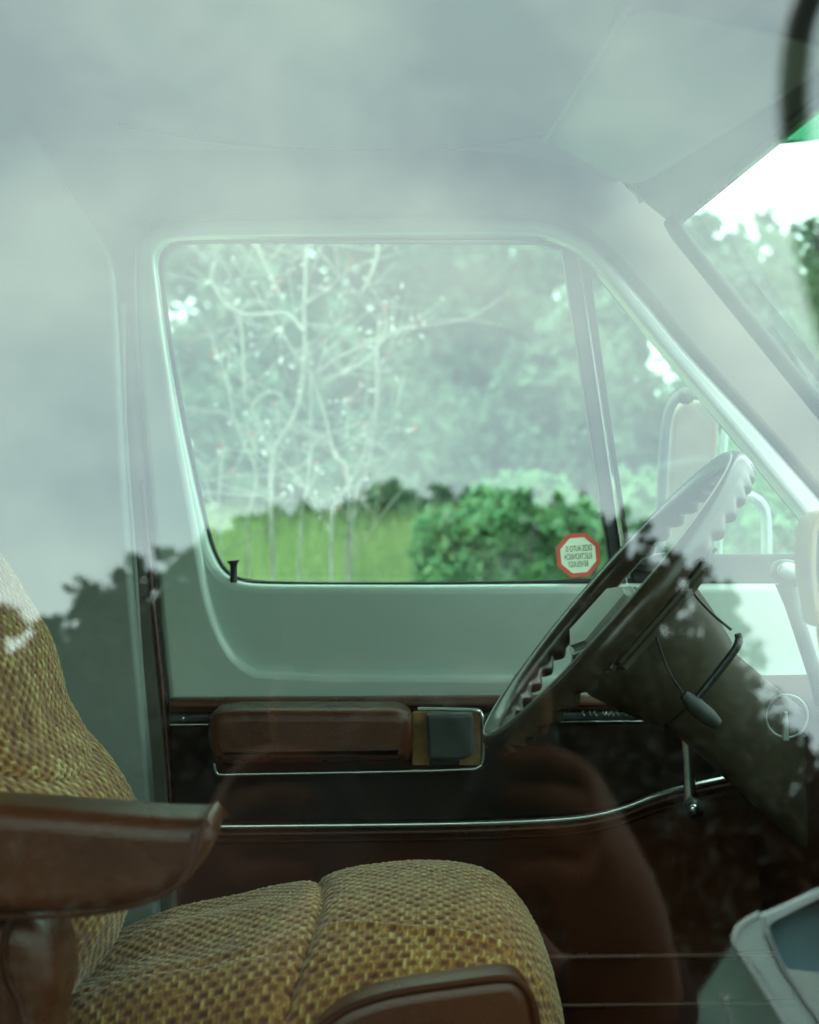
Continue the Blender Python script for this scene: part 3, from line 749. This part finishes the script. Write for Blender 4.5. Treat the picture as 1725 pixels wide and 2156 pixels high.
def tree(name, base, h, cr, label, leafm, n, size, group=None, lobes=9, trunk=True, cat_='tree', conic=False, crown_at=.62, flat=.85, bark='bark', seed=1):
    t = thing(name, base, label, cat_, group)
    r2 = random.Random(seed)
    base = Vector(base)
    cs, rs = [], []
    for i in range(lobes):
        if conic:
            f = (i + .5) / lobes; z = h * (.12 + .86 * f); rr_ = cr * (1.05 - f) * .7 + .12
            cs.append(base + Vector((r2.uniform(-.1, .1), r2.uniform(-.1, .1), z))); rs.append(rr_)
        else:
            a = r2.uniform(0, 2 * PI); q = cr * r2.uniform(.15, .62)
            cs.append(base + Vector((math.cos(a) * q, math.sin(a) * q, h * crown_at + r2.uniform(-.75, .8) * h * (1 - crown_at) * .8))); rs.append(cr * r2.uniform(.38, .6))
    pth = []
    if trunk:
        pth.append(([base, base + Vector((.06, 0, h * .3)), base + Vector((-.04, .05, h * .6)), base + Vector((0, 0, h * .9))], [cr * .09, cr * .07, cr * .045, .012]))
        for i, c in enumerate(cs):
            s = base + Vector((0, 0, h * r2.uniform(.25, .6)))
            pth.append(([s, (s + Vector(c)) / 2 + Vector((0, 0, .1)), Vector(c), Vector(c) + Vector((r2.uniform(-.3, .3), r2.uniform(-.3, .3), .3)) * cr * .5], [cr * .035, cr * .025, .015, .006]))
        merged_tubes('trunk', pth, bark, t)
    leafcloud('crown', cs, rs, n, size, leafm, t, shell=.25, clump=14, squash=flat)
    return t
# woods beyond the far side of the van
woods = [(-7.5, 17, 6.2, 2.6), (-4.6, 19, 7.0, 3.0), (-1.6, 17.5, 6.0, 2.6), (1.2, 18.5, 6.0, 2.6), (3.75, 17, 4.3, 1.3), (5.9, 20, 4.0, 1.6),
         (-6.2, 24, 8.6, 3.4), (-2.5, 25, 8.8, 3.6), (1.0, 24.5, 7.0, 3.0), (9.8, 25, 4.9, 2.4), (14.0, 27, 5.4, 3.0), (-10.5, 22, 7.6, 3.2), (17.5, 26, 6.6, 3.2)]
desc = ['low rounded tree at the left end of the wood line', 'broad tree behind the bare twiggy shrub', 'small rounded tree behind the bare stems, left of window middle', 'full pale green tree in the middle of the window view',
        'small tree seen behind the window channel bar', 'tree seen through the quarter window glass', 'tall back row tree at far left of window view', 'tall back row tree above the bare shrub', 'tall back row tree right of window middle',
        'tree showing through the windscreen beside the pillar', 'tree at the right end seen through the windscreen', 'far tree hidden mostly by the window frame at left', 'last tree right of the windscreen view']
for i, (x, y, h, cr) in enumerate(woods):
    tree('broadleaf_tree', (x, y, float(gz(x, y))), h, cr, desc[i], 'leaf_wood', 9000, .13, 'trees of the wood beyond the meadow', seed=i + 20, lobes=11, crown_at=.5)
tree('conifer_tree', (8.0, 29.0, 1.1), 6.6, .8, 'slim dark conifer rising above the trees in the windscreen view', 'leaf_dark', 5000, .11, conic=True, lobes=12, seed=5)
# undergrowth in front of the wood: one mass
cs = [(x, 13.5 + 1.2 * math.sin(x * 1.7), 1.1 + .5 + .4 * math.sin(x * 2.3)) for x in np.arange(-9, 13, .8)]
u = leafcloud('undergrowth', cs, [1.15] * len(cs), 36000, .085, 'leaf_wood', None, shell=.2, clump=14, squash=.8)
tag(u, 'tangled green undergrowth along the foot of the wood', 'undergrowth', kind='stuff')
# bushes close to the van
bushes = [(1010, 1160, 5.4, .30, 'dense leafy bush below the middle of the door window'), (1160, 1165, 5.0, .30, 'leafy bush behind the octagonal sticker'), 
          (1440, 1130, 5.8, .40, 'light green bush low behind the driver side exterior mirror'), (1620, 1150, 5.2, .38, 'light green bush right of the exterior mirror'), (1660, 880, 7.5, 1.0, 'rounded bush low in the windscreen view'), (1240, 930, 8.0, .8, 'tall pale bush behind the window channel bar')]
for i, (qx, qy, Y, r, lab) in enumerate(bushes):
    c = P(qx, qy, Y); b = (c.x, c.y, float(gz(c.x, c.y)))
    t = thing('leafy_bush', b, lab, 'bush', 'bushes between the van and the wood')
    r2 = random.Random(i + 60)
    cs = []; rs = []
    for k in range(9):
        a = r2.uniform(0, 2 * PI); q = r * r2.uniform(.1, .6)
        cs.append((c.x + math.cos(a) * q, c.y + math.sin(a) * q, b[2] + (c.z + r - b[2]) * (k + 1) / 10)); rs.append(r * r2.uniform(.42, .6))
    leafcloud('foliage', cs, rs, 9000, .035 if Y < 6.5 else .06, 'leaf_bush' if Y < 5.9 else 'leaf_wood', t, shell=.3, clump=12, squash=.9)
    merged_tubes('stem', [([Vector(b), (Vector(b) + Vector(cc_)) / 2 + Vector((.05, 0, 0)), Vector(cc_)], [.02, .012, .005]) for cc_ in cs], 'bark', t, 5)
# grass of the meadow
n = 60000
gy = 4.2 + 10 * rng.random(n) ** .8; gx = (rng.random(n) - .5) * 1.1 * (gy + 1)
gzv = gz(gx, gy); h = .10 + .22 * rng.random(n); ang = rng.random(n) * PI; w = .008
p = np.stack([gx, gy, gzv], 1); dx = np.stack([np.cos(ang) * w, np.sin(ang) * w, 0 * ang], 1); ln = np.stack([(rng.random(n) - .5) * .12, (rng.random(n) - .5) * .12, h], 1)
V = np.stack([p - dx, p + dx, p + dx * .3 + ln, p - dx * .3 + ln], 1).reshape(-1, 3)
me = fastmesh('grass', V, np.arange(4 * n).reshape(-1, 4)); at = me.attributes.new('tone', 'FLOAT', 'POINT')
at.data.foreach_set('value', np.repeat(np.clip(rng.random(n) * .6 + .4 * (np.sin(gx * .8) * np.sin(gy * .6) * .5 + .5), 0, 1), 4).astype(np.float32))
o = link('grass', me, 'grassblade', None, None); tag(o, 'yellow green long grass of the sloping meadow', 'grass', kind='stuff')
# bare twiggy shrub
sh = thing('bare_shrub', (P(640, 1235, 3.9).x, 3.9, 0.0), 'pale bare twiggy shrub with few red leaves outside the door window', 'shrub')
YS = 3.9
stems = [([(575, 1700), (575, 1235), (572, 1100), (575, 960), (618, 880), (640, 790), (641, 650), (645, 540), (650, 520)], 11),
         ([(641, 700), (605, 662), (560, 662), (515, 663), (475, 640), (450, 600), (447, 570), (456, 548)], 10),
         ([(505, 660), (512, 740), (514, 810), (520, 850)], 7), ([(520, 850), (508, 700), (490, 640)], 5),
         ([(720, 1700), (735, 1050), (705, 960), (680, 860), (655, 790), (650, 720)], 8),
         ([(655, 800), (700, 760), (770, 725), (850, 685)], 5), ([(680, 805), (725, 785), (775, 755), (810, 715), (860, 690)], 8),
         ([(728, 1700), (742, 1110), (775, 980), (792, 860), (793, 760), (800, 660)], 7),
         ([(695, 1700), (698, 1150), (701, 1060)], 9), ([(700, 1070), (735, 1020), (765, 960), (780, 900)], 6),
         ([(620, 1700), (632, 1150), (650, 1000), (655, 860), (652, 780)], 6), ([(575, 965), (545, 900), (530, 860), (560, 828), (590, 832), (602, 858)], 8),
         ([(520, 1700), (525, 1200), (520, 1100), (540, 1000), (500, 900), (470, 780), (440, 700)], 5), ([(640, 905), (700, 940), (730, 1010), (740, 1060)], 6),
         ([(575, 1000), (640, 980), (665, 930), (690, 920)], 5), ([(535, 500), (560, 560), (600, 640)], 8), ([(790, 480), (795, 530), (780, 580), (760, 620)], 9),
         ([(840, 1700), (730, 1240), (745, 1100), (780, 1020), (830, 960), (850, 930)], 4), ([(450, 1700), (470, 1250), (460, 1120), (430, 1000)], 4), ([(640, 640), (700, 600), (750, 560), (850, 530)], 4)]
paths = []; rl = random.Random(11); tips = []
for pts, w in stems:
    off = rl.uniform(-.35, .35)
    c = [P(a, b, YS + off) for a, b in cat(pts, 6)]
    r0 = w / F * YS * .5
    paths.append((c, [r0, r0 * .9, r0 * .55]))
    for k in range(5):
        i = rl.randrange(3, len(c)); s = c[i]; L_ = rl.uniform(.08, .38)
        d = Vector((rl.uniform(-1, 1), rl.uniform(-.6, .6), rl.uniform(-.1, 1))).normalized() * L_
        mid = s + d * .5 + Vector((rl.uniform(-.04, .04), 0, rl.uniform(-.04, .04)))
        if s.z > .9:
            paths.append(([s, mid, s + d], [.0022, .0018, .001])); tips.append(s + d); tips.append(mid)
            for kk_ in range(2):
                e = mid + Vector((rl.uniform(-1, 1), rl.uniform(-.6, .6), rl.uniform(-.3, 1))).normalized() * L_ * .5
                paths.append(([mid, e], [.0014, .0008])); tips.append(e)
merged_tubes('stem', paths, 'palebark', sh, 7)
tp = [tuple(t) for t in tips]
leafcloud('leaves', tp, [.02] * len(tp), 110, .013, 'leaf_red', sh, shell=.1)['kind'] = 'stuff'
leafcloud('buds', tp, [.03] * len(tp), 260, .010, 'blossom', sh, shell=.1)['kind'] = 'stuff'

# ------------------------------------------------------------------ behind the camera: what the near window mirrors
OUT = [(-200, 1480), (50, 1372), (120, 1342), (175, 1290), (222, 1232), (238, 1180), (300, 1165), (390, 1138), (440, 1112), (600, 1062), (740, 1018), (870, 1012), (1000, 997), (1090, 1012), (1150, 1032), (1230, 1040), (1290, 1062), (1400, 1132), (1500, 1168), (1545, 1225), (1570, 1330), (1590, 1510), (1700, 1535), (1900, 1500), (2100, 1400)]
def top(q): return np.interp(q, [o[0] for o in OUT], [o[1] for o in OUT])
def reftree(name, x0, x1, yp, label, n, size, seed, dense=True, leafm='leaf_dark', base_q=2150):
    """roadside tree whose crown fills its stretch of the skyline"""
    r2 = random.Random(seed); cs, rs = [], []
    x = x0
    while x < x1:
        for dy, r, st in ((52, 50, 0), (120, 75, 8), (230, 120, 0), (400, 165, 20), (620, 190, 10), (840, 190, 0)):
            if not dense and r2.random() < .30 and dy > 100: continue
            qy = top(x) + dy + r2.uniform(-8, 12)
            if qy > base_q: continue
            yy = yp + r2.uniform(-.8, .8)
            c = R(x + r2.uniform(-18, 18), qy, yy); sc = (c - G0).length / F
            cs.append(tuple(c)); rs.append(r * sc)
        x += 62
    c0 = np.mean(np.array(cs), 0)
    base = Vector((c0[0], yp, 0)); t = thing(name, base, label, 'tree')
    leafcloud('crown', cs, rs, n, size, leafm, t, shell=.05, clump=14)
    hgt = max(c[2] for c in cs)
    merged_tubes('trunk', [([base, base + Vector((.1, 0, hgt * .35)), base + Vector((0, 0, hgt * .8))], [.22, .17, .05])] + [([base + Vector((0, 0, hgt * .35)), Vector(c)], [.07, .02]) for c in cs[::6]], 'bark', t)
reftree('roadside_tree', -160, 230, -11.5, 'dark roadside tree mirrored at the left edge of the near window', 42000, .07, 1)
reftree('roadside_tree', 230, 560, -11, 'dark ragged roadside tree mirrored before the door pillar', 52000, .075, 2)
reftree('roadside_tree', 540, 900, -11, 'dark roadside tree mirrored below the left half of the door window', 56000, .085, 3)
reftree('roadside_tree', 860, 1250, -10.5, 'highest dark round-topped roadside tree mirrored at the window centre', 64000, .085, 4)
reftree('roadside_tree', 1230, 1560, -10.5, 'dark roadside tree mirrored over the steering wheel', 42000, .06, 5)
reftree('roadside_tree', 1580, 2000, -11, 'low dark roadside tree mirrored right of the steering column', 24000, .06, 6)
cs = [tuple(R(x, y + 40 * math.sin(x * .02), -14.5)) for x in range(-250, 1500, 110) for y in (1420, 1620, 1850, 2050)] + [tuple(R(x, y, -14.5)) for x in range(1500, 2200, 110) for y in (1760, 1900, 2080)]
wd = leafcloud('roadside_wood', cs, [.85] * len(cs), 70000, .13, 'leaf_dark', None, shell=.0, clump=20)
tag(wd, 'dark wood behind the roadside trees', 'wood', kind='stuff')
cs = [(x, -12.5 + .5 * math.sin(x * 2), .9 + .25 * math.sin(x * 1.3)) for x in np.arange(-14, 14, .8)]
t = thing('roadside_hedge', (0, -12.5, 0), 'long dark hedge behind the photographer, mirrored low in the near window', 'hedge')
leafcloud('foliage', cs, [1.15] * len(cs), 50000, .07, 'leaf_dark', t, shell=.1, clump=14)

# parked car mirrored at lower right
yc_ = -3.3
def rx(q): p = R(q[0], q[1], yc_); return (p.x, p.z)
car = thing('parked_car', (R(1725, 2100, yc_).x + 1.2, -4.1, 0), 'pale grey green parked car, its rear corner mirrored at lower right of the near window', 'car')
outer = [rx(q) for q in cat([(1548, 1966), (1566, 1945), (1600, 1926), (1660, 1900), (1725, 1870), (1800, 1842), (1950, 1810)], 4)]
roofz = outer[-1][1]
xr = outer[-1][0]
sidep = outer + [(xr + 1.6, roofz + .03), (xr + 2.6, roofz - .08), (xr + 3.3, .95), (xr + 3.9, .85), (xr + 3.95, .35), (outer[0][0] + .55, .32)]
low = [rx(q) for q in cat([(1760, 2330), (1660, 2156), (1590, 2040), (1550, 1985)], 4)]
sidep = sidep[:-1] + [(xr + 3.95, .35), (low[0][0] + .25, .35), (low[0][0] + .12, .9)] + low
win = [rx(q) for q in rnd([(1608, 1948), (1725, 1888), (2100, 1800), (2100, 2330), (1850, 2330), (1640, 2030)], [26, 0, 0, 0, 0, 40])]
shape('body', [sidep, win], yc_ - .07, .07, .012, 'carpaint', car, world=True)
gl = [rx(q) for q in [(1596, 1940), (1725, 1880), (2110, 1790), (2110, 2340), (1840, 2340), (1630, 2030)]]
shape('side_window', [gl], yc_ - .05, .006, 0, 'carglass', car, world=True)
wt_ = [Vector((x, yc_ + .002, z)) for x, z in win]
tube('window_trim', wt_ + [wt_[0]], .007, 'chrome', car, 8)
tube('edge_highlight', [R(a, b, yc_ + .004) for a, b in cat([(1600, 1924), (1556, 1952), (1549, 1985), (1585, 2045), (1655, 2156), (1750, 2320)], 6)], .008, 'carseat', car, 8)  # ridge highlight painted as a pale tube along the pillar
# rear window sloping back on the left of the corner, with wiper
e1, e2 = R(1549, 1980, yc_), R(1790, 2400, yc_)
e3, e4 = R(1270, 2400, yc_ - 1.45), R(1535, 1975, yc_ - 1.2)
q1, q2 = e1 + Vector((0, .004, 0)), e2 + Vector((0, .004, 0))
link('rear_window', pyd([q1, q2, R(1270, 2400, yc_ - .35), R(1536, 1982, yc_ - .35)], [(0, 1, 2, 3)]), 'rearglass', car, None)
tube('wiper', [R(1515, 2088, yc_ + .01), R(1535, 2130, yc_ + .01), R(1550, 2190, yc_ + .01)], .006, 'steel', car, 8)
tube('wiper', [R(1536, 2096, yc_ + .01), R(1528, 2112, yc_ + .01)], .006, 'steel', car, 8)
shape('seat_cover', [[rx(q) for q in rnd([(1650, 2040), (1720, 2048), (1900, 2056), (1900, 2400), (1800, 2400)], 10)]], yc_ - .03, .02, .006, 'carseat', car, world=True)
box('roof', (outer[16][0], yc_ - 1.35, outer[0][1] - .02), (xr + 2.4, yc_ - .06, outer[0][1] + .01), 'carpaint', car, .01)
for k, xx in enumerate((low[0][0] + .75, xr + 3.2)):
    for yy in (yc_ - .08, yc_ - 1.35):
        wv = thing_w = tube('wheel', [Vector((xx, yy - .1, .32)), Vector((xx, yy + .09, .32))], .32, 'rubber', car, 28)
        tube('rim', [Vector((xx, yy + .085, .32)), Vector((xx, yy + .10, .32))], .19, 'steel', wv, 24)

# the photographer and the hand-held camera
hc = thing('handheld_camera', (0, -.06, 1.30), 'black camera held up to the van window by the photographer', 'camera')
box('camera_body', (-.072, -.115, 1.295), (.072, -.055, 1.40), 'black', hc, .008)
box('viewfinder', (-.026, -.12, 1.398), (.026, -.06, 1.428), 'black', hc, .008)
def ringpts(r, y): return [(r * math.cos(a), y, CAMZ + r * math.sin(a)) for a in np.linspace(0, 2 * PI, 33)]
A = np.array([[(r * math.cos(a), y, CAMZ + r * math.sin(a)) for (r, y) in ((.034, -.056), (.036, -.04), (.036, -.012), (.031, -.010), (.029, -.03), (.0, -.034))] for a in np.linspace(0, 2 * PI, 33)])
gridmesh('lens', A, 'black', hc, smooth=35)
def skinned(name, chains, m, parent, sub=2):
    """one continuous body grown round joined chains of (point, radius)"""
    vs, es, rs, key = [], [], [], {}
    for ch in chains:
        prev = None
        for (p, r) in ch:
            k = tuple(round(c, 4) for c in p)
            if k not in key: key[k] = len(vs); vs.append(p); rs.append(r)
            i = key[k]
            if prev is not None and prev != i: es.append((prev, i))
            prev = i
    me = bpy.data.meshes.new('tmp'); me.from_pydata([tuple(v) for v in vs], es, []); me.update()
    o = bpy.data.objects.new('tmp', me); COL.objects.link(o)
    md = o.modifiers.new('s', 'SKIN'); md.use_smooth_shade = True
    for i, r in enumerate(rs):
        me.skin_vertices[0].data[i].radius = (r, r) if not isinstance(r, tuple) else r
    me.skin_vertices[0].data[0].use_root = True
    sb_ = o.modifiers.new('d', 'SUBSURF'); sb_.levels = sub; sb_.render_levels = sub
    dg = bpy.context.evaluated_depsgraph_get(); m2 = bpy.data.meshes.new_from_object(o.evaluated_get(dg)); bpy.data.objects.remove(o)
    return link(name, m2, m, parent, 180)
ppl = thing('person', (0, -.62, 0), 'photographer in dark shirt and jeans raising a camera, mirrored dimly in near window', 'person')
pel, chs, nck = (0, -.60, .84), (0, -.50, 1.10), (0, -.40, 1.26)
shR, shL = (.17, -.45, 1.20), (-.17, -.45, 1.20)
eR = tuple(R(1300, 1935, -.27)); eL = (-.20, -.34, 1.07)
hR, hL = (.088, -.075, 1.325), (-.088, -.075, 1.325)
def mid(a, b, t=.5): return tuple(a[i] * (1 - t) + b[i] * t for i in range(3))
legs = []
for sx in (-1, 1):
    legs.append([(pel, (.15, .11)), ((.10 * sx, -.60, .78), .085), ((.13 * sx, -.48, .46), .058), ((.14 * sx, -.62, .10), .042), ((.14 * sx, -.60, .045), .04), ((.15 * sx, -.46, .035), .032)])
arms = [[(chs, (.15, .10)), (nck, .06), (shR, .055), (mid(shR, eR), .045), (eR, .036), (mid(eR, hR), .034), (hR, .026)],
        [(nck, .06), (shL, .055), (mid(shL, eL), .045), (eL, .036), (mid(eL, hL), .034), (hL, .026)],
        [(nck, .06), ((0, -.33, 1.33), .05), ((0, -.24, 1.38), .075), ((0, -.215, 1.44), .078), ((0, -.215, 1.49), .05)]]
for sx, h_ in ((1, hR), (-1, hL)):
    for k in range(4):
        z = h_[2] + .028 - .019 * k
        arms.append([(h_, .026), ((h_[0], h_[1] + .018, z), .0078), ((h_[0] - .018 * sx, h_[1] + .034, z + .002), .0072), ((h_[0] - .042 * sx, h_[1] + .030, z), .0062)])
    arms.append([(h_, .026), ((h_[0] - .01 * sx, h_[1] - .03, h_[2] + .03), .011), ((h_[0] - .03 * sx, h_[1] - .05, h_[2] + .045), .009)])
skinned('body', [[(pel, (.15, .11)), (chs, (.15, .10))]] + arms + legs, 'skin', ppl)
skinned('shirt', [[(( 0, -.60, .82), (.165, .125)), (chs, (.165, .115)), ((0, -.41, 1.24), .07), (shR, .066), (mid(shR, eR, .62), .054)], [((0, -.41, 1.24), .07), (shL, .066), (mid(shL, eL, .6), .056), (eL, .047), (mid(eL, hL, .75), .040)]], 'shirt', ppl)
skinned('trousers', [[((0, -.60, .86), (.16, .12)), ((.10, -.60, .77), .095), ((.13, -.48, .46), .07), ((.14, -.62, .12), .055)], [((0, -.60, .86), (.16, .12)), ((-.10, -.60, .77), .095), ((-.13, -.48, .46), .07), ((-.14, -.62, .12), .055)]], 'jeans', ppl)
ellipsoid('hair', (0, -.245, 1.475), (.088, .098, .075), 'hair', ppl, 16)
ellipsoid('ear', (.082, -.225, 1.42), (.012, .02, .03), 'skin', ppl, 10); ellipsoid('ear', (-.082, -.225, 1.42), (.012, .02, .03), 'skin', ppl, 10)
ellipsoid('nose', (0, -.135, 1.41), (.013, .018, .022), 'skin', ppl, 10)

# near-side mirror bracket outside the near window (its blurred reflection shows at upper right)
loop = [MIR(P(a, b, .56)) for a, b in cat([(1840, 20), (1780, -50), (1722, -25), (1690, 40), (1676, 120), (1672, 210), (1678, 330), (1694, 460), (1720, 590), (1760, 720)], 5)]
lo_, hi_ = loop[-1], loop[0]
full = [Vector((.50, .345, 1.62))] + [hi_ + Vector((.10, .03, .03)), hi_ + Vector((.03, .005, .012))] + loop + [lo_ + Vector((.03, .01, -.03)), lo_ + Vector((.12, .05, -.10)), Vector((.52, .31, 1.17))]
tube('mirror_bracket', full, .0062, 'black', van, 12)
box('front_pillar', (.44, .32, 1.17), (.50, .40, 1.74), 'paint', van, .01)
